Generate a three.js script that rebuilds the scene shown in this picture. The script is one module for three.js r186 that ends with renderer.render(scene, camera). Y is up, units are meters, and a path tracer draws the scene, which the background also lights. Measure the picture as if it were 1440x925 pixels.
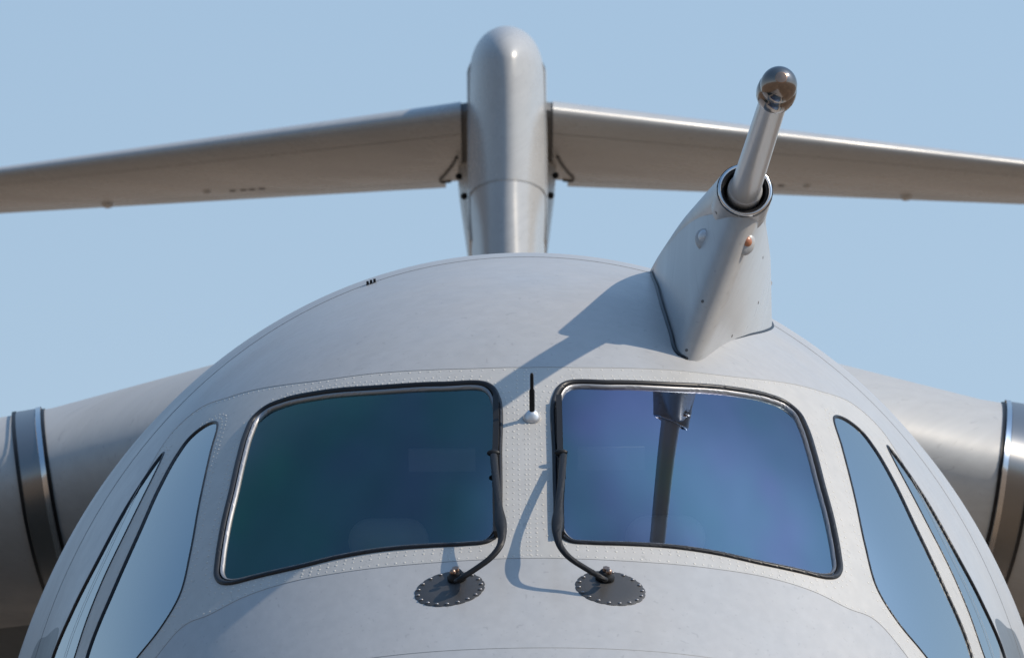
import * as THREE from 'three';
import { mergeGeometries, mergeVertices, toCreasedNormals } from 'three/addons/utils/BufferGeometryUtils.js';
import { ImprovedNoise } from 'three/addons/math/ImprovedNoise.js';

const V3 = THREE.Vector3;
const scene = new THREE.Scene();

// ---------- camera: long lens from eye height on the apron, about 30 m ahead of the windscreen ----------
const camera = new THREE.PerspectiveCamera(4.772, 1024 / 657, 0.5, 9000);
camera.position.set(-0.129, 1.8, 30);
camera.rotation.order = 'YXZ';
camera.rotation.set(0.1161, -0.0025, -0.0096);
camera.focus = 30.1;
camera.userData.fStop = 11;

// ---------- sky: clear, hazy towards the horizon, brighter round the sun ----------
const SUN = new V3(0.695, 0.685, -0.02).normalize();
{
  const W = 1024, H = 512, data = new Float32Array(W * H * 4), d = new V3();
  const hor = [0.425, 0.615, 0.815], zen = [0.09, 0.225, 0.47], low = [0.6, 0.7, 0.75], air = [0.66, 0.84, 1.08];
  for (let j = 0; j < H; j++) {
    const el = ((j + 0.5) / H - 0.5) * Math.PI;
    for (let i = 0; i < W; i++) {
      const az = ((i + 0.5) / W - 0.5) * 2 * Math.PI;
      d.set(Math.cos(el) * Math.cos(az), Math.sin(el), Math.cos(el) * Math.sin(az));
      const c = d.dot(SUN), g = 0.65, hg = Math.pow((1 - g) ** 2 / (1 + g * g - 2 * g * c), 1.5) * 1.0;
      const t = Math.exp(-((Math.max(el, 0) / 0.4) ** 1.5)), k = (j * W + i) * 4;
      const haze = Math.exp(-Math.max(el, 0) / 0.07);
      for (let q = 0; q < 3; q++) data[k + q] = ((zen[q] + (hor[q] - zen[q]) * t) * (1 - haze) + low[q] * haze) * (0.86 + 0.12 * c + 0.2 * c * c) + air[q] * hg * 2.3;
      data[k + 3] = 1;
    }
  }
  const sky = new THREE.DataTexture(data, W, H, THREE.RGBAFormat, THREE.FloatType);
  sky.mapping = THREE.EquirectangularReflectionMapping; sky.magFilter = sky.minFilter = THREE.LinearFilter; sky.needsUpdate = true;
  scene.background = sky; scene.environment = sky;
}
const sun = new THREE.DirectionalLight(new THREE.Color().setRGB(1, 0.87, 0.7), 4.8);
sun.position.copy(SUN).multiplyScalar(120); sun.target.position.set(0, 4, -10);
sun.castShadow = true; sun.shadow.mapSize.set(4096, 4096);
Object.assign(sun.shadow.camera, { left: -40, right: 40, top: 40, bottom: -40, near: 1, far: 300 });
scene.add(sun, sun.target);

const renderer = new THREE.WebGLRenderer({ antialias: true });
renderer.setSize(1024, 657);
renderer.shadowMap.enabled = true; renderer.shadowMap.type = THREE.PCFSoftShadowMap;
renderer.toneMapping = THREE.LinearToneMapping; renderer.toneMappingExposure = 1;
// ---------- helpers: seeded noise, computed textures, materials ----------
let seed = 7;
const rnd = () => { seed = (seed * 1664525 + 1013904223) >>> 0; return seed / 4294967296; };
const hash = (x, y, s) => { let h = Math.imul(x, 374761393) ^ Math.imul(y, 668265263) ^ Math.imul(s, 974711); h = Math.imul(h ^ (h >>> 13), 1274126177); return ((h ^ (h >>> 16)) >>> 0) / 4294967296; };
function tileNoise(x, y, n, s) {                // value noise that repeats after n cells
  const i = Math.floor(x), j = Math.floor(y), u = x - i, v = y - j, a = u * u * (3 - 2 * u), b = v * v * (3 - 2 * v), m = (q) => ((q % n) + n) % n;
  const h = (p, q) => hash(m(p), m(q), s);
  return (h(i, j) * (1 - a) + h(i + 1, j) * a) * (1 - b) + (h(i, j + 1) * (1 - a) + h(i + 1, j + 1) * a) * b;
}
const fbm = (u, v, n, oct, s) => { let r = 0, w = 0.5, t = 0; for (let o = 0; o < oct; o++) { r += w * tileNoise(u * n, v * n, n, s + o); t += w; w *= 0.5; n *= 2; } return r / t; };
function tex(size, f, color) {
  const d = new Uint8Array(size * size * 4);
  for (let j = 0; j < size; j++) for (let i = 0; i < size; i++) {
    const c = f((i + 0.5) / size, (j + 0.5) / size), k = (j * size + i) * 4;
    for (let q = 0; q < 3; q++) d[k + q] = Math.max(0, Math.min(255, Math.round(255 * (Array.isArray(c) ? c[q] : c))));
    d[k + 3] = 255;
  }
  const t = new THREE.DataTexture(d, size, size);
  t.wrapS = t.wrapT = THREE.RepeatWrapping; t.magFilter = THREE.LinearFilter; t.minFilter = THREE.LinearMipmapLinearFilter; t.generateMipmaps = true;
  if (color) t.colorSpace = THREE.SRGBColorSpace;
  t.needsUpdate = true;
  return t;
}
const paintMap = tex(512, (u, v) => {
  const big = fbm(u, v, 3, 3, 11), fine = fbm(u, v, 48, 3, 23), speck = fbm(u, v, 120, 1, 5) > 0.93 ? 0.93 : 1;
  const g = (0.955 + 0.06 * (big - 0.5) + 0.05 * (fine - 0.5)) * speck, w = 0.015 * (fbm(u, v, 5, 2, 31) - 0.5);
  return [g + w, g, g - w];
}, true);
const paintRough = tex(512, (u, v) => 0.78 + 0.3 * (fbm(u, v, 6, 4, 41) - 0.5) + 0.12 * (fbm(u, v, 70, 2, 43) - 0.5));
const paintBump = tex(512, (u, v) => 0.5 + 0.7 * (fbm(u, v, 4, 2, 51) - 0.5) + 0.1 * (fbm(u, v, 90, 2, 53) - 0.5));
// the heating film of the windscreens: interference colours, teal to violet, plus the right pane's brighter sky reflection painted in
const filmSkyMap = tex(512, (u, v) => {
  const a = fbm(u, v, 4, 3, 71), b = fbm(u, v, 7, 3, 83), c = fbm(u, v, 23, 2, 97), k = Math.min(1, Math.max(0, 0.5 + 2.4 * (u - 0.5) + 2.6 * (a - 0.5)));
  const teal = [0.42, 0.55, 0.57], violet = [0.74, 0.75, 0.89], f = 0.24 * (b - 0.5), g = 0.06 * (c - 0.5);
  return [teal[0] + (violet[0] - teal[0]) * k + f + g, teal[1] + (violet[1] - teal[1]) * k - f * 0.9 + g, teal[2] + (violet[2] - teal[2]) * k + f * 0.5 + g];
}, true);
filmSkyMap.repeat.set(0.62, 0.4); filmSkyMap.offset.set(0.5, 0.3);
const mat = (r, g, b, rough, more = {}) => new THREE.MeshPhysicalMaterial({ color: new THREE.Color().setRGB(r, g, b), roughness: rough, side: THREE.DoubleSide, ...more });
const painted = { map: paintMap, roughnessMap: paintRough, bumpMap: paintBump, bumpScale: 0.0025 };
const M = {
  paint: mat(0.355, 0.355, 0.355, 0.48, painted),
  surround: mat(0.405, 0.395, 0.375, 0.55, painted),
  probePaint: mat(0.38, 0.38, 0.38, 0.38, painted),
  tailPaint: mat(0.36, 0.36, 0.355, 0.36, { map: paintMap, roughnessMap: paintRough }),
  wingPaint: mat(0.36, 0.36, 0.355, 0.66, painted),
  darkPaint: mat(0.10, 0.11, 0.12, 0.5, painted),
  rivet: mat(0.46, 0.445, 0.41, 0.45),
  rubber: mat(0.014, 0.014, 0.016, 0.4, { specularIntensity: 0.5 }),
  trim: mat(0.27, 0.27, 0.28, 0.5, { metalness: 0.9 }),
  steel: mat(0.62, 0.62, 0.63, 0.22, { metalness: 1 }),
  bandMetal: mat(0.24, 0.235, 0.23, 0.34, { metalness: 0.9 }),
  chrome: mat(0.24, 0.2, 0.175, 0.14, { metalness: 1 }),
  satin: mat(0.62, 0.63, 0.65, 0.33, { metalness: 0.55 }),
  rodSteel: mat(0.5, 0.5, 0.5, 0.28, { metalness: 0.3 }),
  bronze: mat(0.3, 0.2, 0.15, 0.35, { metalness: 1 }),
  black: mat(0.009, 0.009, 0.01, 0.5, { specularIntensity: 0.45 }),
  disc: mat(0.034, 0.033, 0.033, 0.5),
  sealant: mat(0.1, 0.1, 0.1, 0.7),
  seam: mat(0.29, 0.29, 0.285, 0.6),
  lining: mat(0.055, 0.057, 0.06, 0.8),
  seat: mat(0.2, 0.2, 0.19, 0.8),
  amber: mat(0.36, 0.14, 0.07, 0.3),
  combiner: mat(0.07, 0.08, 0.085, 0.4),
  lens: mat(0.5, 0.54, 0.58, 0.12, { clearcoat: 1 }),
  windscreen: mat(1, 1, 1, 0.0, { map: filmSkyMap, metalness: 1, transparent: true, opacity: 0.42 }),
  sideGlass: mat(0.8, 0.84, 0.83, 0.0, { metalness: 1, transparent: true, opacity: 0.68 }),
};

// ---------- helpers: meshes and shapes ----------
const numbered = new Map();
function part(name, geometry, material, parent, more) {
  const m = new THREE.Mesh(geometry, material), n = numbered.get(name) ?? 0;
  numbered.set(name, n + 1);
  m.name = n ? `${name}_${String(n).padStart(3, '0')}` : name;
  m.castShadow = m.receiveShadow = true;
  Object.assign(m.userData, more);
  parent.add(m);
  return m;
}
// quads between rows of points; soft = smooth across edges flatter than the angle
function skinRows(rows, closed, soft = 0.6) {
  const pos = [], uv = [], n = rows[0].length;
  const put = (p, u, v) => { pos.push(p.x, p.y, p.z); uv.push(u, v); };
  for (let i = 0; i + 1 < rows.length; i++) for (let j = 0; j + (closed ? 0 : 1) < n; j++) {
    const k = (j + 1) % n, a = rows[i][j], b = rows[i][k], c = rows[i + 1][k], d = rows[i + 1][j];
    const q = (p) => [(p.x + p.z * 0.8) / 2, (p.y + p.z * 0.6) / 2];
    if (a.distanceToSquared(b) > 1e-12 && b.distanceToSquared(c) > 1e-12) [a, b, c].forEach((p) => put(p, ...q(p)));
    if (c.distanceToSquared(d) > 1e-12 && a.distanceToSquared(d) > 1e-12) [a, c, d].forEach((p) => put(p, ...q(p)));
  }
  const g = new THREE.BufferGeometry();
  g.setAttribute('position', new THREE.Float32BufferAttribute(pos, 3));
  g.setAttribute('uv', new THREE.Float32BufferAttribute(uv, 2));
  return toCreasedNormals(g, soft);
}
const fan = (row) => { const c = row.reduce((s, p) => s.add(p), new V3()).divideScalar(row.length); return row.map(() => c.clone()); };
const loft = (rows, soft, capA = true, capB = true) => skinRows([...(capA ? [fan(rows[0])] : []), ...rows, ...(capB ? [fan(rows.at(-1))] : [])], true, soft);
const merged = (list) => mergeGeometries(list.map((g) => { const h = g.index ? g.toNonIndexed() : g; for (const k of Object.keys(h.attributes)) if (!['position', 'normal', 'uv'].includes(k)) h.deleteAttribute(k); return h; }));
const spline = (pts, closed = false, n = 60) => new THREE.CatmullRomCurve3(pts, closed, 'centripetal').getSpacedPoints(n);
const tube = (pts, r, n = 60, closed = false, seg = 10) => new THREE.TubeGeometry(new THREE.CatmullRomCurve3(pts, closed, 'centripetal'), n, r, seg, closed);
const ball = (p, r, s = [1, 1, 1]) => new THREE.SphereGeometry(r, 20, 14).scale(...s).translate(p.x, p.y, p.z);
// a lathe profile [[radius, along], ...] set along an axis from a point
function turned(profile, from, dir, seg = 40) {
  const g = new THREE.LatheGeometry(profile.map(([r, y]) => new THREE.Vector2(Math.max(r, 1e-4), y)), seg);
  return g.applyQuaternion(new THREE.Quaternion().setFromUnitVectors(new V3(0, 1, 0), dir)).translate(from.x, from.y, from.z);
}
// ---------- the fuselage as a lofted surface: P(z, a), a = 0 on the crown, +-PI/2 at the widest line ----------
function table(xs, ys) {                       // monotone cubic through the stations
  const n = xs.length, d = [], m = [];
  for (let i = 0; i < n - 1; i++) d.push((ys[i + 1] - ys[i]) / (xs[i + 1] - xs[i]));
  m[0] = d[0]; m[n - 1] = d[n - 2];
  for (let i = 1; i < n - 1; i++) m[i] = d[i - 1] * d[i] <= 0 ? 0 : 2 / (1 / d[i - 1] + 1 / d[i]);
  return (x) => {
    if (x <= xs[0]) return ys[0];
    if (x >= xs[n - 1]) return ys[n - 1];
    let i = 0; while (x > xs[i + 1]) i++;
    const h = xs[i + 1] - xs[i], t = (x - xs[i]) / h, t2 = t * t, t3 = t2 * t;
    return ys[i] * (2 * t3 - 3 * t2 + 1) + m[i] * h * (t3 - 2 * t2 + t) + ys[i + 1] * (3 * t2 - 2 * t3) + m[i + 1] * h * (t3 - t2);
  };
}
const eased = (f, r = 0.28) => {                // rounds off the joints between stations
  const k = [1, 4, 9, 12, 13, 12, 9, 4, 1], sum = 65, n = 1400, c = [];
  for (let i = 0; i <= n; i++) { const z = -22 + 25.05 * i / n, w = Math.min(1, Math.max(0, (2.9 - z) / 0.6)); let v = 0; k.forEach((q, j) => { v += q * f(z + (j - 4) * r * w / 4); }); c.push(v / sum); }
  return (z) => { const t = Math.min(n - 2.001, Math.max(1, (z + 22) / 25.05 * n)), i = Math.floor(t), u = t - i, p = c[i - 1], q = c[i], s = c[i + 1], w = c[i + 2]; return z > 2.98 ? f(z) : q + 0.5 * u * (s - p + u * (2 * p - 5 * q + 4 * s - w + u * (3 * (q - s) + w - p))); };
};
const top = eased(table([-22, -6, -4.2, -3.06, -2.34, -1.7, -1.14, -0.47, 0, 0.47, 1.2, 2.0, 2.6, 2.95, 3.05], [6.18, 6.16, 6.09, 5.98, 5.86, 5.71, 5.52, 5.165, 4.765, 4.38, 3.94, 3.55, 3.3, 3.12, 3.0]));
const half = eased(table([-22, -6, -5, -4, -3, -2, -1, 0, 0.5, 1.2, 2.0, 2.6, 2.95, 3.05], [2.46, 2.45, 2.4, 2.32, 2.2, 2.08, 1.9, 1.66, 1.49, 1.2, 0.8, 0.46, 0.16, 0.0]));
const wide = eased(table([-22, -4, -2, 0, 1.2, 2.4, 3.05], [3.45, 3.45, 3.42, 3.27, 3.1, 3.0, 3.0]));
const low = table([-22, -4, -2, 0, 1.2, 2.6, 3.05], [1.9, 1.9, 2.0, 2.3, 2.55, 2.85, 3.0]);
const power = table([-6, -3, 0, 3], [2.06, 2.04, 2.0, 2.0]);
function P(z, a, out = new V3()) {
  const e = 2 / power(z), s = Math.sin(a), c = Math.cos(a), y0 = wide(z);
  const x = half(z) * Math.sign(s) * Math.pow(Math.abs(s), e);
  const h = c >= 0 ? Math.max(top(z) - y0, 0) : Math.max(y0 - low(z), 0);
  return out.set(x, y0 + h * Math.sign(c) * Math.pow(Math.abs(c), e), z);
}
function N(z, a, out = new V3()) {
  const e = 2e-3, u = P(z + e, a).sub(P(z - e, a)), v = P(z, a + e).sub(P(z, a - e));
  return out.crossVectors(v, u).normalize().negate();
}
// a point off the skin, and the direction helpers that outlines need
const S = (z, a, h = 0) => P(z, a).addScaledVector(N(z, a), h);
function along(z, a, dir, d) {                  // the parameters reached by walking d metres over the skin
  const e = 1e-3, pz = P(z + e, a).sub(P(z - e, a)).divideScalar(2 * e), pa = P(z, a + e).sub(P(z, a - e)).divideScalar(2 * e);
  const A = pz.dot(pz), B = pz.dot(pa), C = pa.dot(pa), g = pz.dot(dir) * d, h = pa.dot(dir) * d, D = A * C - B * B;
  return [z + (C * g - B * h) / D, a + (A * h - B * g) / D];
}
const K = 1.8;                                  // metres per radian, roughly
const outline = (pts, n = 420) => spline(pts.map(([z, a]) => new V3(z, a * K, 0)), true, n).slice(0, n).map((p) => [p.x, p.y / K]);
const openLine = (pts, n = 240) => spline(pts.map(([z, a]) => new V3(z, a * K, 0)), false, n).map((p) => [p.x, p.y / K]);
const flip = (l) => l.map(([z, a]) => [z, -a]);
function frames(line, closed) {                 // point, normal and inward direction along a line on the skin
  const n = line.length, f = line.map(([z, a], i) => {
    const q = line[closed ? (i + 1) % n : Math.min(i + 1, n - 1)], r = line[closed ? (i - 1 + n) % n : Math.max(i - 1, 0)];
    const nn = N(z, a), t = P(q[0], q[1]).sub(P(r[0], r[1])).normalize();
    return { z, a, p: P(z, a), n: nn, b: new V3().crossVectors(nn, t).normalize() };
  });
  if (closed) {
    const c = f.reduce((s, q) => s.add(q.p), new V3()).divideScalar(n);
    let s = 0; for (const q of f) s += c.clone().sub(q.p).dot(q.b);
    if (s < 0) f.forEach((q) => q.b.negate());
  }
  return f;
}
function sweep(f, profile, closed, soft = 0.7) {
  const rows = f.map((q) => profile.map(([u, v]) => q.p.clone().addScaledVector(q.b, u).addScaledVector(q.n, v)));
  return closed ? skinRows([...rows, rows[0]], true, soft) : loft(rows, soft);
}

const windscreenLine = [[-0.355, 0.059], [-0.45, 0.084], [-0.5, 0.185], [-0.6, 0.318], [-0.775, 0.446], [-0.91, 0.527], [-0.962, 0.571], [-0.948, 0.606], [-0.853, 0.633], [-0.675, 0.666], [-0.48, 0.703], [-0.308, 0.745], [-0.14, 0.783], [-0.075, 0.794], [-0.018, 0.788], [0.04, 0.762], [0.11, 0.698], [0.205, 0.582], [0.262, 0.47], [0.31, 0.36], [0.354, 0.25], [0.38, 0.155], [0.377, 0.098], [0.322, 0.07], [0.151, 0.063], [-0.062, 0.06]];
const sideLine = [[-1.256, 0.679], [-1.385, 0.707], [-1.427, 0.745], [-1.375, 0.785], [-1.225, 0.852], [-1.034, 0.941], [-0.915, 1.051], [-0.86, 1.187], [-0.72, 1.28], [-0.45, 1.26], [-0.26, 1.17], [-0.175, 1.074], [-0.135, 0.984], [-0.174, 0.901], [-0.345, 0.838], [-0.598, 0.782], [-0.949, 0.719]];
const rearLine = [[-1.66, 0.803], [-1.6, 0.9], [-1.52, 1.03], [-1.58, 1.138], [-1.68, 1.24], [-1.6, 1.34], [-1.2, 1.32], [-1.09, 1.22], [-1.13, 1.13], [-1.17, 1.06], [-1.255, 0.953], [-1.468, 0.844]];
const patchLine = [[-1.72, 1.19], [-2.2, 1.2], [-2.9, 1.25], [-2.9, 1.4], [-1.9, 1.4], [-1.74, 1.26]];
const surroundHalf = [[-0.547, 0], [-0.571, 0.123], [-0.66, 0.26], [-0.85, 0.42], [-1.04, 0.508], [-1.44, 0.626], [-1.82, 0.715], [-1.86, 0.77], [-1.62, 0.87], [-1.38, 1.02], [-1.34, 1.2], [-1.28, 1.36], [-0.3, 1.36], [-0.06, 1.2], [-0.02, 1.03], [0.01, 0.92], [0.1, 0.84], [0.165, 0.74], [0.254, 0.61], [0.351, 0.461], [0.436, 0.28], [0.472, 0.136], [0.482, 0]];
const lines = {
  windshield: outline(windscreenLine), windshield2: flip(outline(windscreenLine)),
  side_window: outline(sideLine, 320), side_window2: flip(outline(sideLine, 320)),
  rear_side_window: outline(rearLine, 320), rear_side_window2: flip(outline(rearLine, 320)),
  side_panel: outline(patchLine, 260), side_panel2: flip(outline(patchLine, 260)),
};
{
  const half = openLine(surroundHalf, 500);
  lines.surround = [...half, ...flip(half).reverse().slice(1, -1)];
}
const radomeZ = (a) => 1.107 - 0.68 * a * a * (1 - 0.2 * a * a), crownZ = -2.5;
function inside(l, z, a) {
  let c = false;
  for (let i = 0, j = l.length - 1; i < l.length; j = i++) if ((l[i][1] > a) !== (l[j][1] > a) && z < ((l[j][0] - l[i][0]) * (a - l[i][1])) / (l[j][1] - l[i][1]) + l[i][0]) c = !c;
  return c;
}
// the whole skin on one grid whose vertices are drawn onto the outlines, then sorted into panels
const panels = {};
{
  const zs = [], as = [];
  for (let z = -22; z < -3.3; z += 0.4) zs.push(z);
  for (let z = -3.3; z < -2.1; z += 0.045) zs.push(z);
  for (let z = -2.1; z < 1.25; z += 0.013) zs.push(z);
  for (let z = 1.25; z < 2.9; z += 0.05) zs.push(z);
  for (let k = 0; k <= 14; k++) zs.push(2.9 + 0.149 * Math.sin((k / 14) * Math.PI / 2));
  for (let a = -Math.PI; a < -1.45; a += 0.07) as.push(a);
  for (let a = -1.45; a <= 1.4501; a += 0.00725) as.push(a);
  for (let a = 1.45 + 0.07; a < Math.PI; a += 0.07) as.push(a);
  as.push(Math.PI);
  const nz = zs.length, na = as.length, pz = new Float64Array(nz * na), pa = new Float64Array(nz * na), best = new Float64Array(nz * na).fill(9), snapped = new Uint8Array(nz * na);
  for (let i = 0; i < nz; i++) for (let j = 0; j < na; j++) { pz[i * na + j] = zs[i]; pa[i * na + j] = as[j]; }
  const locate = (arr, v) => { let lo = 0, hi = arr.length - 2; while (lo < hi) { const m = (lo + hi + 1) >> 1; if (arr[m] <= v) lo = m; else hi = m - 1; } return lo + (v - arr[lo]) / (arr[lo + 1] - arr[lo]); };
  const draw = (z, a) => {
    const fi = locate(zs, z), fj = locate(as, a), i = Math.round(fi), j = Math.round(fj), d = (fi - i) ** 2 + (fj - j) ** 2, k = i * na + j;
    if (d < best[k]) { best[k] = d; pz[k] = z; pa[k] = a; snapped[k] = 1; }
  };
  const trace = (l) => { for (let i = 0; i < l.length; i++) { const p = l[i], q = l[(i + 1) % l.length], n = Math.max(1, Math.ceil(Math.hypot((q[0] - p[0]) / 0.004, (q[1] - p[1]) / 0.0022))); for (let k = 0; k < n; k++) draw(p[0] + (q[0] - p[0]) * k / n, p[1] + (q[1] - p[1]) * k / n); } };
  for (const l of Object.values(lines)) trace(l);
  for (let a = -1.4; a < 1.4; a += 0.002) draw(radomeZ(a), a);
  const boxes = Object.entries(lines).map(([n, l]) => [n, l, Math.min(...l.map((p) => p[0])), Math.max(...l.map((p) => p[0])), Math.min(...l.map((p) => p[1])), Math.max(...l.map((p) => p[1]))]);
  const region = (z, a) => {
    for (const [n, l, z0, z1, a0, a1] of boxes) if (z > z0 && z < z1 && a > a0 && a < a1 && inside(l, z, a)) return n;
    return z > radomeZ(Math.min(1.4, Math.abs(a))) ? 'nose_cone' : z > 0.5 - 0.35 * Math.min(1.5, Math.abs(a)) ? 'nose_panel' : z > crownZ ? 'crown_panel' : 'fuselage';
  };
  for (let i = 0; i + 1 < nz; i++) for (let j = 0; j + 1 < na; j++) {
    const a = i * na + j, b = a + 1, c = a + na + 1, d = a + na;
    for (const t of snapped[a] && snapped[c] && !(snapped[b] && snapped[d]) ? [[a, b, c], [a, c, d]] : [[a, b, d], [b, c, d]]) {
      const r = region((pz[t[0]] + pz[t[1]] + pz[t[2]]) / 3, (pa[t[0]] + pa[t[1]] + pa[t[2]]) / 3);
      (panels[r] ??= []).push(t[0], t[2], t[1]);
    }
  }
  panels.build = (name, h = 0) => {
    const idx = [], pos = [], nor = [], uv = [], seen = new Map();
    for (const k of [].concat(name).flatMap((n) => panels[n])) {
      if (!seen.has(k)) {
        const z = pz[k], a = pa[k], p = P(z, a), n = z > 3.04 ? new V3(0, 0, 1) : N(z, a);
        p.addScaledVector(n, h);
        seen.set(k, pos.length / 3); pos.push(p.x, p.y, p.z); nor.push(n.x, n.y, n.z); uv.push(a * K / 2, z / 2);
      }
      idx.push(seen.get(k));
    }
    const g = new THREE.BufferGeometry();
    g.setAttribute('position', new THREE.Float32BufferAttribute(pos, 3)); g.setAttribute('normal', new THREE.Float32BufferAttribute(nor, 3));
    g.setAttribute('uv', new THREE.Float32BufferAttribute(uv, 2)); g.setIndex(idx);
    return g;
  };
}
// ---------- the aircraft ----------
const aircraft = new THREE.Group();
aircraft.name = 'transport_aircraft';
aircraft.userData = { label: 'grey military transport aircraft seen head-on with refuelling probe above its cockpit', category: 'aircraft' };
scene.add(aircraft);

const fuselage = part('fuselage', panels.build('fuselage'), M.paint, aircraft);
part('crown_panel', panels.build('crown_panel'), M.paint, fuselage);
part('nose_panel', panels.build('nose_panel'), M.paint, fuselage);
part('nose_cone', panels.build('nose_cone'), M.paint, aircraft);
const surround = part('windshield_surround', panels.build('surround'), M.surround, aircraft, { label: 'pale riveted panel round the cockpit windows' });
for (const k of ['side_panel', 'side_panel2']) part('side_panel', panels.build(k), M.darkPaint, fuselage, { label: 'dark grey panel behind the rear cockpit window' });
part('cabin_lining', panels.build(['crown_panel', 'nose_panel', 'surround'], -0.05), M.lining, fuselage);

// seams: thin beads of sealant where panels meet
const bead = (line, closed, w = 0.0035) => sweep(frames(line, closed), [[-w, 0.0003], [-w * 0.6, 0.0014], [w * 0.6, 0.0014], [w, 0.0003]], closed);
const rim = (f, a0, a1, n = 160) => Array.from({ length: n + 1 }, (_, i) => { const a = a0 + (a1 - a0) * i / n; return [f(a), a]; });
part('panel_joint', bead(lines.surround, true, 0.0015), M.seam, surround);
part('panel_joint', bead(rim(radomeZ, -1.3, 1.3), false, 0.002), M.seam, fuselage);
part('panel_joint', bead(rim(() => crownZ, -1.4, 1.4), false, 0.006), M.sealant, fuselage);

// rivets, far too many and too small to tell apart
{
  const list = [], taken = new Set();
  const dome = new THREE.SphereGeometry(1, 7, 3, 0, Math.PI * 2, 0, Math.PI / 2);
  const holes = Object.entries(lines).filter(([n]) => n !== 'surround' && !n.startsWith('side_panel')).map(([, l]) => l);
  const q = new THREE.Quaternion(), up = new V3(0, 1, 0), m = new THREE.Matrix4();
  const add = (z, a) => {
    const p = P(z, a), key = `${Math.round(p.x / 0.012)},${Math.round(p.y / 0.012)},${Math.round(p.z / 0.012)}`;
    if (taken.has(key) || !inside(lines.surround, z, a) || holes.some((l) => inside(l, z, a))) return;
    taken.add(key);
    const n = N(z, a), r = 0.0048 * (0.8 + 0.4 * rnd());
    m.compose(p, q.setFromUnitVectors(up, n), new V3(r, r * 0.34, r));
    list.push(dome.clone().applyMatrix4(m));
  };
  const row = (line, off, step, closed = true) => {
    const f = frames(line, closed); let run = 0;
    for (let i = 0; i < f.length; i++) {
      if (i) run += f[i].p.distanceTo(f[i - 1].p);
      if (run < step && i) continue;
      run = 0; add(...along(f[i].z, f[i].a, f[i].b, off));
    }
  };
  for (const k of ['windshield', 'windshield2']) { row(lines[k], -0.022, 0.03); row(lines[k], -0.046, 0.03); }
  for (const k of ['side_window', 'side_window2', 'rear_side_window', 'rear_side_window2']) { row(lines[k], -0.02, 0.03); row(lines[k], -0.042, 0.03); }
  row(lines.surround, 0.018, 0.03);
  for (const a of [0.004, 0.02]) for (const s of [-1, 1]) row(rim(() => 0, 0, 1, 2).map((_, i) => [0.46 - i * 0.5, s * a]).flatMap(([z], i, l) => i + 1 < l.length ? Array.from({ length: 120 }, (_, k) => [z - 0.5 * k / 120, s * a]) : []), 0, 0.03, false);
  part('rivets', merged(list), M.rivet, surround, { kind: 'stuff' });
}

// windows: glass a little below the skin, a rubber gasket and a bright retaining strip
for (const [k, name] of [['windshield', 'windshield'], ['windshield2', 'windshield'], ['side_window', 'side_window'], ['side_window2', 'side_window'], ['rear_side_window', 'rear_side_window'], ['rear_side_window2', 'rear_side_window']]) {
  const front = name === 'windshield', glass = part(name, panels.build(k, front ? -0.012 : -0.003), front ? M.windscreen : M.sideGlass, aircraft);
  const f = frames(lines[k], true), w = front ? 0.85 : 0.42, hh = front ? 0.9 : 0.4;
  part('gasket', sweep(f, [[-0.006 * w, 0], [-0.004 * w, 0.007 * hh], [0.004 * w, 0.011 * hh], [0.013 * w, 0.009 * hh], [0.021 * w, 0.001], [0.022 * w, front ? -0.02 : -0.006], [-0.006 * w, front ? -0.02 : -0.006]], true, 0.9), M.rubber, glass);
  if (front) part('retaining_strip', sweep(f, [[0.0225, -0.018], [0.0225, -0.003], [0.0255, 0.0], [0.031, -0.003], [0.034, -0.011], [0.034, -0.018]], true, 0.9), M.trim, glass);
}

// cockpit seen through the glass
{
  const pit = part('glareshield', loft([-0.75, -0.5, 0, 0.5, 0.75].map((x) => [[0.16, 4.36], [0.12, 4.4], [-0.3, 4.47], [-0.42, 4.44], [-0.42, 4.2], [0.16, 4.2]].map(([z, y]) => new V3(x * 1.25, y - x * x * 0.12, z - x * x * 0.25))), 0.5), M.lining, aircraft);
  part('cockpit_bulkhead', loft([-2.3, -2.36].map((z) => Array.from({ length: 64 }, (_, k) => S(z, (k / 64 - 0.5) * 2 * Math.PI, -0.04))), 0.5), M.lining, aircraft);
  part('cockpit_floor', new THREE.BoxGeometry(2.9, 0.06, 3.2).translate(0, 3.2, -0.8), M.lining, aircraft);
  for (const s of [-1, 1]) {
    const seat = part('pilot_seat', merged([new THREE.BoxGeometry(0.5, 0.75, 0.14).rotateX(-0.2).translate(s * 0.55, 4.15, -1.15), new THREE.BoxGeometry(0.5, 0.12, 0.5).translate(s * 0.55, 3.75, -0.85)]), M.seat, aircraft);
    part('headrest', new THREE.CapsuleGeometry(0.09, 0.14, 6, 14).rotateZ(Math.PI / 2).translate(s * 0.55, 4.6, -1.22), M.seat, seat);
    part('overhead_display', new THREE.BoxGeometry(0.26, 0.09, 0.02).rotateX(0.35).translate(s * 0.33, 4.86, -0.62), M.combiner, aircraft);
  }
}
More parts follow.
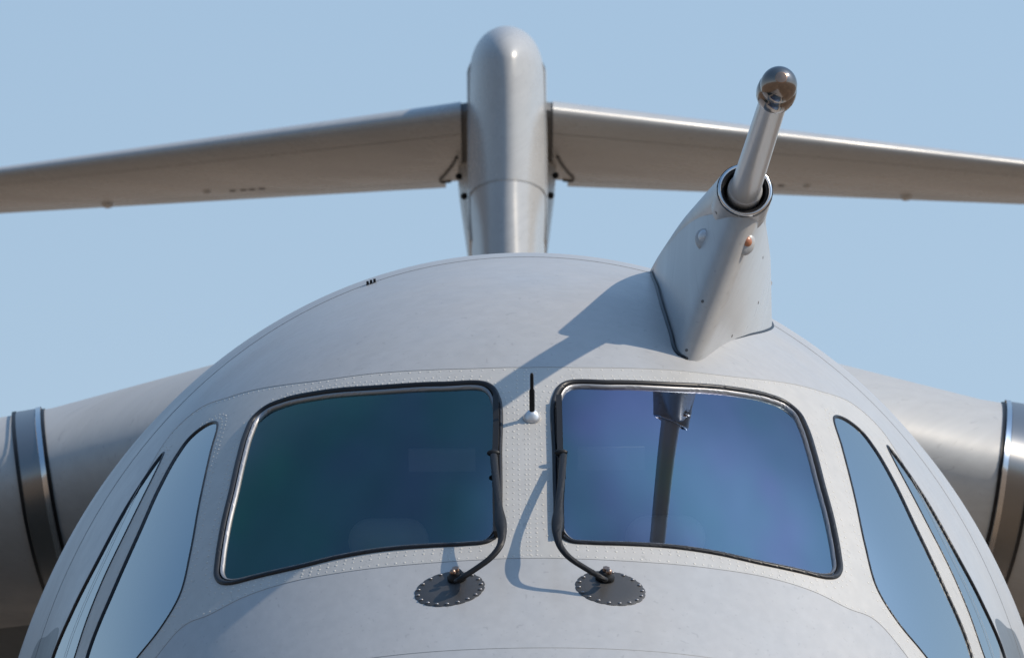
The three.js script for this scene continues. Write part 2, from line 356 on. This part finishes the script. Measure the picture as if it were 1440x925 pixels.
// ---------- wipers ----------
for (const [s, blade, arm, disc, hub] of [
  [1, [[-0.335, 0.071], [-0.173, 0.073], [-0.032, 0.075], [0.183, 0.077], [0.365, 0.08]], [[0.631, 0.195, 0.03], [0.672, 0.189, 0.06], [0.655, 0.139, 0.085], [0.631, 0.098, 0.11], [0.594, 0.076, 0.13], [0.535, 0.068, 0.14], [0.458, 0.068, 0.14], [0.3, 0.072, 0.13], [0.151, 0.077, 0.1], [-0.012, 0.081, 0.05]], [0.639, 0.213], [0.585, 0.195]],
  [-1, [[-0.338, -0.067], [-0.175, -0.069], [-0.035, -0.073], [0.18, -0.076], [0.361, -0.078]], [[0.634, -0.187, 0.03], [0.675, -0.181, 0.06], [0.66, -0.137, 0.085], [0.631, -0.095, 0.11], [0.591, -0.071, 0.13], [0.532, -0.064, 0.14], [0.455, -0.066, 0.14], [0.297, -0.07, 0.13], [0.149, -0.073, 0.1], [-0.014, -0.076, 0.05]], [0.635, -0.209], [0.58, -0.186]],
]) {
  const wiper = new THREE.Group(); wiper.name = s > 0 ? 'windshield_wiper' : 'windshield_wiper_001'; aircraft.add(wiper);
  const f = frames(openLine(blade, 40), false);
  part('blade', sweep(f, [[-0.004, 0.004], [-0.008, 0.016], [-0.011, 0.02], [-0.011, 0.034], [0.011, 0.034], [0.011, 0.02], [0.008, 0.016], [0.004, 0.004]], false, 0.4), M.black, wiper);
  const pts = arm.map(([z, a, h]) => S(z, a, h));
  const curve = spline(pts, false, 70), rows = curve.map((p, i) => {
    const t = curve[Math.min(i + 1, 70)].clone().sub(curve[Math.max(i - 1, 0)]).normalize(), n = new V3(0, 0.74, 0.64), b = new V3().crossVectors(n, t).normalize(), m = new V3().crossVectors(t, b), u = i / 70;
    const w = 0.0125 + 0.0095 * Math.exp(-(((u - 0.42) / 0.09) ** 2)) + 0.002 * u, h = 0.009 + 0.006 * Math.exp(-(((u - 0.42) / 0.09) ** 2));
    return Array.from({ length: 14 }, (_, k) => p.clone().addScaledVector(b, w * Math.cos(k * Math.PI / 7)).addScaledVector(m, h * Math.sin(k * Math.PI / 7)));
  });
  part('arm', loft(rows, 1), M.black, wiper);
  part('joint', merged([ball(S(-0.03, s * 0.076, 0.045), 0.017, [1.5, 0.8, 0.8]), new THREE.CylinderGeometry(0.006, 0.006, 0.05, 10).rotateZ(Math.PI / 2).translate(...S(-0.03, s * 0.076, 0.045).toArray())]), M.black, wiper);
  const [dz, da] = disc, nrm = N(dz, da), c = S(dz, da, 0.0005), plate = [];
  const R = 0.133, flat = (r, th, h) => { const e1 = new V3(1, 0, 0).addScaledVector(nrm, -nrm.x).normalize(), e2 = new V3().crossVectors(nrm, e1), d = e1.multiplyScalar(Math.cos(th)).addScaledVector(e2, Math.sin(th)); return S(...along(dz, da, d, r), h); };
  for (const [r, h] of [[0.002, 0.004], [R * 0.5, 0.004], [R * 0.95, 0.004], [R, 0.002], [R, -0.004]]) plate.push(Array.from({ length: 72 }, (_, k) => { const th = k * Math.PI / 36, notch = r > R * 0.9 && k % 4 === 0 ? 0.975 : 1; return flat(r * notch, th, h); }));
  part('base_plate', loft(plate, 0.4, true, false), M.disc, wiper, s > 0 ? undefined : { label: 'round black base plate edged with bolts' });
  part('bolts', merged(Array.from({ length: 18 }, (_, k) => ball(flat(R * 0.9, (k + 0.3) * Math.PI / 9, 0.004), 0.0075, [1, 0.6, 1]))), M.trim, wiper, { kind: 'stuff' });
  const [hz, ha] = hub, base = S(hz, ha, 0), ax = N(hz, ha);
  part('pivot', turned([[0, 0], [0.036, 0], [0.036, 0.016], [0.028, 0.024], [0.024, 0.032], [0.02, 0.038], [0, 0.04]], base, ax, 24), M.black, wiper);
  part('pivot_nut', merged([new THREE.CylinderGeometry(0.014, 0.014, 0.016, 6).applyQuaternion(new THREE.Quaternion().setFromUnitVectors(new V3(0, 1, 0), ax)).translate(...base.clone().addScaledVector(ax, 0.044).toArray()), ball(base.clone().addScaledVector(ax, 0.03).add(new V3(s * 0.012, 0, 0.035)), 0.012)]), M.bronze, wiper);
}

// ---------- small mast on the pillar between the windshields ----------
{
  const n = N(-0.244, 0.012), foot = S(-0.244, 0.012, -0.002), mast = part('mast_base', turned([[0, 0], [0.034, 0], [0.036, 0.006], [0.03, 0.016], [0.02, 0.03], [0.012, 0.036], [0, 0.037]], foot, n, 28), M.satin, aircraft);
  const up = new V3(0.0, 0.86, 0.5).normalize();
  part('mast', turned([[0, 0], [0.0105, 0], [0.0105, 0.1], [0.007, 0.108], [0.0068, 0.165], [0.005, 0.173], [0, 0.174]], foot.clone().addScaledVector(n, 0.02), up, 16), M.black, mast);
}
// ---------- small vent box low on the crown ----------
part('crown_vent', merged([0, 1, 2].map((k) => new THREE.BoxGeometry(0.01, 0.025, 0.05).translate(...S(crownZ + 0.03, -0.3 + k * 0.007, 0.0).toArray()))), M.black, aircraft);

// ---------- refuelling probe ----------
{
  const C = new V3(0.871, 5.932, -0.8), T = new V3(0.967, 6.177, 0.4), ax = T.clone().sub(C).normalize(), L = T.distanceTo(C);
  const side = new V3().crossVectors(new V3(0, 1, 0), ax).normalize(), up = new V3().crossVectors(ax, side);
  const probe = new THREE.Group(); probe.name = 'refuelling_probe'; aircraft.add(probe);
  const R = 0.112, skinY = (x, z) => { const a = Math.asin(Math.min(1, x / half(z))); return P(z, a).y; };
  const axis = (z) => C.clone().addScaledVector(ax, (z - C.z) / ax.z);
  // foot of the fairing on the skin, from the bow round the right side, the back and the left side
  const foot = [[0.632, -0.872, -100], [0.656, -0.884, -82], [0.686, -0.93, -64], [0.73, -1.06, -48], [0.8, -1.3, -34], [0.89, -1.6, -20], [0.98, -2.0, -8], [1.03, -2.45, 0], [1.02, -2.8, 0], [0.92, -3.1, 0], [0.75, -3.25, 90], [0.62, -3.1, 180], [0.56, -2.8, 180], [0.535, -2.4, 180], [0.543, -1.9, 186], [0.553, -1.5, 195], [0.567, -1.25, 206], [0.58, -1.07, 220], [0.587, -0.95, 234], [0.597, -0.9, 244], [0.612, -0.877, 253]];
  // the body of the fairing widens and sinks into the crown behind the mouth
  const back = table([-3.3, -2.9, -2.4, -1.6, -1.1, -0.8], [0.28, 0.26, 0.242, 0.16, 0.126, R]), mid = table([-3.3, -2.4, -1.6, -0.8], [0.76, 0.785, 0.822, C.x]);
  const high = table([-3.3, -2.9, -2.4, -1.6, -0.8], [5.8, 5.82, 5.84, 5.92, C.y]), dome = table([-3.3, -2.4, -1.6, -0.8], [0.05, 0.075, 0.1, R]);
  const zt = (z) => C.z - 0.004 - Math.max(0, -z - 0.88) * 0.97;
  const rib = (z, r) => new V3(mid(z), high(z), z).addScaledVector(side, back(z) * Math.cos(r)).addScaledVector(up, (r > 0 && r < Math.PI ? dome(z) : Math.min(dome(z), R)) * Math.sin(r));
  const ring = (h) => foot.map(([x, z, deg]) => new V3(x, skinY(x, z) - 0.03, z).lerp(rib(zt(z), (deg * Math.PI) / 180), h));
  const body = [0, 0.03, 0.12, 0.25, 0.4, 0.55, 0.7, 0.85, 1].map(ring);
  const dense = body.map((r) => spline(r, true, 140).slice(0, 140));
  const roof = Array.from({ length: 40 }, (_, i) => { const z = C.z - 0.002 - 2.4 * (i / 39) ** 1.3; return Array.from({ length: 25 }, (_, k) => rib(z, -1.3 + k * (Math.PI + 2.6) / 24)); });
  const lip = turned([[0.086, 0.0], [0.104, 0.0], [R, -0.012], [R, -0.2]], C, ax, 48);
  const shell = part('fairing', merged([toCreasedNormals(mergeVertices(merged([skinRows(dense, true), skinRows(roof, false)]).deleteAttribute('normal').deleteAttribute('uv'), 2e-3), 1.5), lip].map((g) => { if (!g.attributes.uv) g.setAttribute('uv', new THREE.Float32BufferAttribute(Array.from({ length: g.attributes.position.count }, (_, i) => [g.attributes.position.getX(i) / 2, g.attributes.position.getY(i) / 2 + g.attributes.position.getZ(i) / 3]).flat(), 2)); return g; })), M.probePaint, probe);
  // lights and fasteners let into the fairing
  const caster = new THREE.Raycaster(), on = (x, y) => { caster.set(new V3(x, y, 1), new V3(0, 0, -1)); const h = caster.intersectObject(shell)[0]; return h && { p: h.point, n: h.face.normal.clone().multiplyScalar(h.face.normal.z < 0 ? -1 : 1) }; };
  const set = (g, h, roll = 0) => g.rotateY(roll).applyQuaternion(new THREE.Quaternion().setFromUnitVectors(new V3(0, 1, 0), h.n)).translate(h.p.x, h.p.y, h.p.z);
  for (const [x, y, lens, r, label] of [[0.716, 5.79, M.lens, 0.03, 'clear oval light'], [0.878, 5.735, M.amber, 0.026, 'round amber light']]) {
    const h = on(x, y); if (!h) continue;
    h.n.add(new V3(0, 0.15, 1.1)).normalize();
    part('light_rim', set(new THREE.SphereGeometry(r * 1.3, 24, 14).scale(1, 0.5, 1.35), { n: h.n, p: h.p.clone().add(new V3(0, -r * 0.45, -0.012)) }), M.probePaint, probe);
    part('probe_light', set(new THREE.SphereGeometry(r * 0.85, 24, 16).scale(1, 0.75, 1), h), lens, probe, { label });
  }
  for (const [x, y] of [[0.7, 5.5], [0.635, 5.31], [0.76, 5.86], [0.95, 5.6], [0.97, 5.78], [0.83, 5.42]]) { const h = on(x, y); if (h) part('fastener', set(new THREE.CylinderGeometry(0.006, 0.007, 0.003, 12), h), M.sealant, probe); }
  part('fairing_seal', tube(foot.map(([x, z]) => new V3(x, skinY(x, z) + 0.001, z)), 0.009, 160, true, 8), M.rubber, probe);
  part('collar', turned([[0.094, -0.03], [0.094, 0.008], [0.097, 0.013], [0.104, 0.013], [0.108, 0.006], [0.108, -0.01]], C, ax, 48), M.steel, probe);
  part('mouth_seal', turned([[0.0935, 0.004], [0.088, 0.007], [0.081, -0.004], [0.076, -0.1], [0.05, -0.11]], C, ax, 48), M.black, probe);
  part('rod', turned([[0.069, -0.12], [0.069, 0.012], [0.065, 0.024], [0.0605, 0.03], [0.0595, 0.1], [0.054, L - 0.16], [0.054, L - 0.13]], C, ax, 48), M.rodSteel, probe);
  const nozzle = part('nozzle', turned([[0.05, L - 0.16], [0.062, L - 0.15], [0.074, L - 0.125], [0.077, L - 0.095], [0.075, L - 0.06], [0.07, L - 0.045], [0.066, L - 0.04], [0.066, L - 0.03], [0.07, L - 0.022], ...Array.from({ length: 14 }, (_, k) => { const t = k / 13 * Math.PI / 2; return [0.07 * Math.cos(t), L - 0.01 + 0.085 * Math.sin(t)]; })], C, ax, 56), M.chrome, probe);
  part('nozzle_cap', turned([[0.0, L + 0.0765], [0.02, L + 0.0755], [0.024, L + 0.072]], C, ax, 24), M.bronze, nozzle);
}
// ---------- fin and T-tail ----------
const foil = (x, t) => 5 * t * (0.2969 * Math.sqrt(x) - 0.126 * x - 0.3516 * x * x + 0.2843 * x ** 3 - 0.1036 * x ** 4);
{
  // horizontal cuts: nose at z0, chord c, half width w; nose shape by p
  const cut = (y, z0, c, w, shape, cx = 0) => {
    const pts = [];
    for (let k = -40; k <= 40; k++) { const s = Math.abs(k) / 40, x = s * s; pts.push(new V3(cx + Math.sign(k) * w * shape(x), y, z0 - x * c)); }
    return pts;
  };
  const full = (x) => (x < 0.2 ? Math.sqrt(1 - (1 - x / 0.2) ** 2) : Math.max(0.01, 1 - ((x - 0.2) / 0.8) ** 1.7));
  const slim = (x) => (x < 0.09 ? 0.75 * Math.sqrt(1 - (1 - x / 0.09) ** 2) : x < 0.35 ? 0.75 + 0.25 * Math.sin(Math.PI / 2 * (x - 0.09) / 0.26) ** 1.15 : Math.max(0.01, 1 - ((x - 0.35) / 0.65) ** 1.7));
  const rows = [];
  for (let y = 5.6; y <= 9.951; y += 0.15) { const u = Math.min(1, Math.max(0, (9.93 - y) / 0.75)), k = u * u * (3 - 2 * u); rows.push(cut(y, -28.4 - (y - 5.6) * 0.345, 6.3 - (y - 5.6) * 0.25, 0.292, (x) => full(x) * (1 - k) + slim(x) * k)); }
  const fin = part('fin', loft(rows, 0.7), M.tailPaint, aircraft);
  const b = [];
  for (let y = 9.94; y <= 10.85; y += 0.13) b.push(cut(y, -29.9 - (y - 9.94) * 0.15, 5.2, 0.298, full));
  for (let k = 1; k <= 14; k++) { const t = k / 14 * Math.PI / 2; b.push(cut(10.85 + 0.46 * Math.sin(t), -30.04 - 1.3 * (1 - Math.cos(t)), 5.2 - 3.4 * (1 - Math.cos(t)), 0.298 * Math.max(0.02, Math.pow(Math.cos(t), 0.75)), full)); }
  const bullet = part('bullet_fairing', loft(b, 0.7), M.tailPaint, aircraft, { label: 'rounded fairing capping the fin' });
  part('panel_joint', skinRows([9.936, 9.944].map((y) => cut(y, -29.888, 5.2, 0.3005, full)), true), M.seam, bullet);
  for (const s of [-1, 1]) {
    // side plates below the tailplane roots, with their bolts
    const plate = part('root_plate', loft([-32.2, -32.6, -34.4, -34.7].map((z, i) => [[0.27, 10.7], [0.31, 10.7], [i % 3 ? 0.4 : 0.31, 10.5], [i % 3 ? 0.39 : 0.31, 10.38], [0.315, 9.85], [0.27, 9.8]].map(([x, y]) => new V3(s * x, y, z))), 0.5), M.tailPaint, bullet);
    part('side_plate', loft([-30.9, -31.1, -34].map((z, i) => [[0.28, 11.0], [i ? 0.312 : 0.302, 10.95], [i ? 0.312 : 0.302, 10.0], [0.3, 9.6], [0.28, 9.6]].map(([x, y]) => new V3(s * x, y, z))), 0.5), M.tailPaint, bullet);
    for (const [x, y] of [[0.385, 10.3], [0.345, 10.14]]) part('bolt', ball(new V3(s * x, y, -32.35), 0.028), M.black, plate);
  }

  // tailplane: right half, then its mirror image
  const LE = (x) => new V3(x, 10.63 - (x - 0.35) * 0.04, -31 - (x - 0.35) * 0.575), TE = (x) => new V3(x, 10.505 - (x - 0.4) * 0.026, -34.5 - (x - 0.4) * 0.17);
  const at = (x, q, s) => {                     // q below 0 = upper side, q = 0 nose, q above 0 = lower side
    const f = Math.abs(q), l = LE(x), t = TE(x), c = l.distanceTo(t), d = t.sub(l), p = l.clone().addScaledVector(d, f);
    p.y += -Math.sign(q) * foil(f, 0.1) * c; p.x *= s;
    return p;
  };
  const strip = (x0, x1, q0, q1, s, n = 24, m = 14) => Array.from({ length: m + 1 }, (_, i) => Array.from({ length: n + 1 }, (_, j) => { const u = q0 + (q1 - q0) * j / n; return at(x0 + (x1 - x0) * i / m, Math.sign(u) * u * u, s); }));
  for (const s of [-1, 1]) {
    const e = Math.sqrt(0.78), l = Math.sqrt(0.085), box = [];
    for (const r of strip(0.36, 6.1, -e, e, s, 60, 16)) box.push(r);
    const stab = part('tailplane', merged([skinRows(strip(0.36, 6.1, l + 0.004, e, s), false), skinRows(strip(0.36, 6.1, -e, -l - 0.004, s), false), skinRows(box.map((r) => [r[0], r.at(-1)]), false)]), M.tailPaint, aircraft);
    part('leading_edge', skinRows(strip(0.36, 6.1, -l, l, s, 40), false), M.tailPaint, stab);
    const el = Math.sqrt(0.786), ele = [];
    for (let i = 0; i <= 12; i++) {
      const x = 0.5 + 5.5 * i / 12, r = [];
      for (let k = 0; k <= 20; k++) { const u = -1 + (1 - el) * (k / 20); r.push(at(x, -u * u, s)); }
      for (let k = 0; k <= 20; k++) { const u = el + (1 - el) * (k / 20); r.push(at(x, u * u, s)); }
      ele.push(r);
    }
    part('elevator', loft(ele, 0.6), M.tailPaint, stab);
    part('root_seal', tube([[0.4, 0.3], [0.44, 0.42], [0.5, 0.58], [0.54, 0.7], [0.52, 0.77], [0.46, 0.76]].map(([x, q]) => at(x, q, s).add(new V3(0, -0.004, 0))), 0.013, 60), M.sealant, stab);
    for (const [x, q, r] of [[3.3, 0.8, 0.035], [2.45, 0.6, 0.022], [5.1, 0.8, 0.035]]) part('hinge_fairing', ball(at(x, q, s), r, [1.6, 0.9, 5]), M.tailPaint, stab);
    part('root_gap', loft([0.27, 0.375].map((x) => Array.from({ length: 40 }, (_, k) => { const u = -0.8 + 1.6 * k / 39; return at(x, Math.sign(u) * u * u, s).add(new V3(0, u > 0 ? 0.012 : -0.012, -0.01)); })), 0.6), M.sealant, stab);
    part('drain_slots', merged([2.0, 2.08, 2.15, 2.24].map((x) => new THREE.BoxGeometry(0.05, 0.006, 0.1).translate(...at(x, 0.62, s).toArray()))), M.sealant, stab);
  }
}

// ---------- wings behind the cockpit ----------
for (const s of [-1, 1]) {
  const nose = (x) => ({ y: 5.93 - (x - 2.6) * (x < 2.6 ? 0.2 : 0.1), z: -11.9 - (x - 2.6) * 0.42 - 0.0, c: 5.6 - (x - 2.6) * 0.25, t: 0.56 - (x - 2.6) * 0.02 });
  const wp = (x, q, lift = 0) => {              // q below 0 upper, above 0 lower, chord fraction q*q
    const w = nose(x), f = q * q, r = f < 0.3 ? Math.sqrt(1 - (1 - f / 0.3) ** 2) : Math.max(0.03, 1 - ((f - 0.3) / 0.7) ** 1.6), h = w.t * r * (q > 0 ? 1 : 0.92) + lift * Math.min(1, r * 3);
    return new V3(s * (x - 0.21 * (q + 0.55)), w.y - Math.sign(q) * h - 0.1 * f, w.z - f * w.c + lift * (1 - Math.min(1, r * 1.2)));
  };
  const grid = (x0, x1, q0, q1, n, m, lift) => Array.from({ length: m + 1 }, (_, i) => Array.from({ length: n + 1 }, (_, j) => wp(x0 + (x1 - x0) * i / m, q0 + (q1 - q0) * j / n, lift)));
  const wing = part('wing', skinRows(grid(1.2, 9, -1, 1, 70, 40), false, 0.8), M.wingPaint, aircraft);
  const x0 = s > 0 ? 2.685 : 2.61;
  for (const [a, b, lift, m, name] of [[0, 0.02, 0.008, M.black, 'band_seal'], [0.022, 0.05, 0.022, M.steel, 'band_rib'], [0.052, 0.16, 0.016, M.bandMetal, 'leading_edge_band'], [0.162, 0.182, 0.02, M.black, 'band_seal']]) part(name, skinRows(grid(x0 + a, x0 + b, -0.78, 0.85, 60, 2, lift), false), m, wing);
  part('flap', loft([1.6, 9].map((x) => { const w = nose(x), z = w.z - w.c * 0.93; return [[0, 0], [0.15, -0.12], [-0.1, -0.35], [-1.3, -1.25], [-1.35, -1.22], [-0.5, -0.1]].map(([dz, dy]) => new V3(s * x, w.y - 0.1 + dy, z + dz)); }), 0.5), M.wingPaint, wing);
}

// ---------- ground ----------
{
  const soil = tex(512, (u, v) => { const a = fbm(u, v, 4, 4, 61), b = fbm(u, v, 40, 3, 67); const g = 0.44 + 0.16 * (a - 0.5) + 0.14 * (b - 0.5); return [g * 1.06, g * 0.92, g * 0.78]; }, true);
  soil.repeat.set(500, 500);
  const g = new THREE.Mesh(new THREE.PlaneGeometry(6000, 6000).rotateX(-Math.PI / 2), new THREE.MeshStandardMaterial({ map: soil, roughness: 0.95 }));
  g.name = 'ground'; g.receiveShadow = true; g.userData = { kind: 'structure', label: 'dry tan apron below the aircraft' };
  scene.add(g);
}

renderer.render(scene, camera);
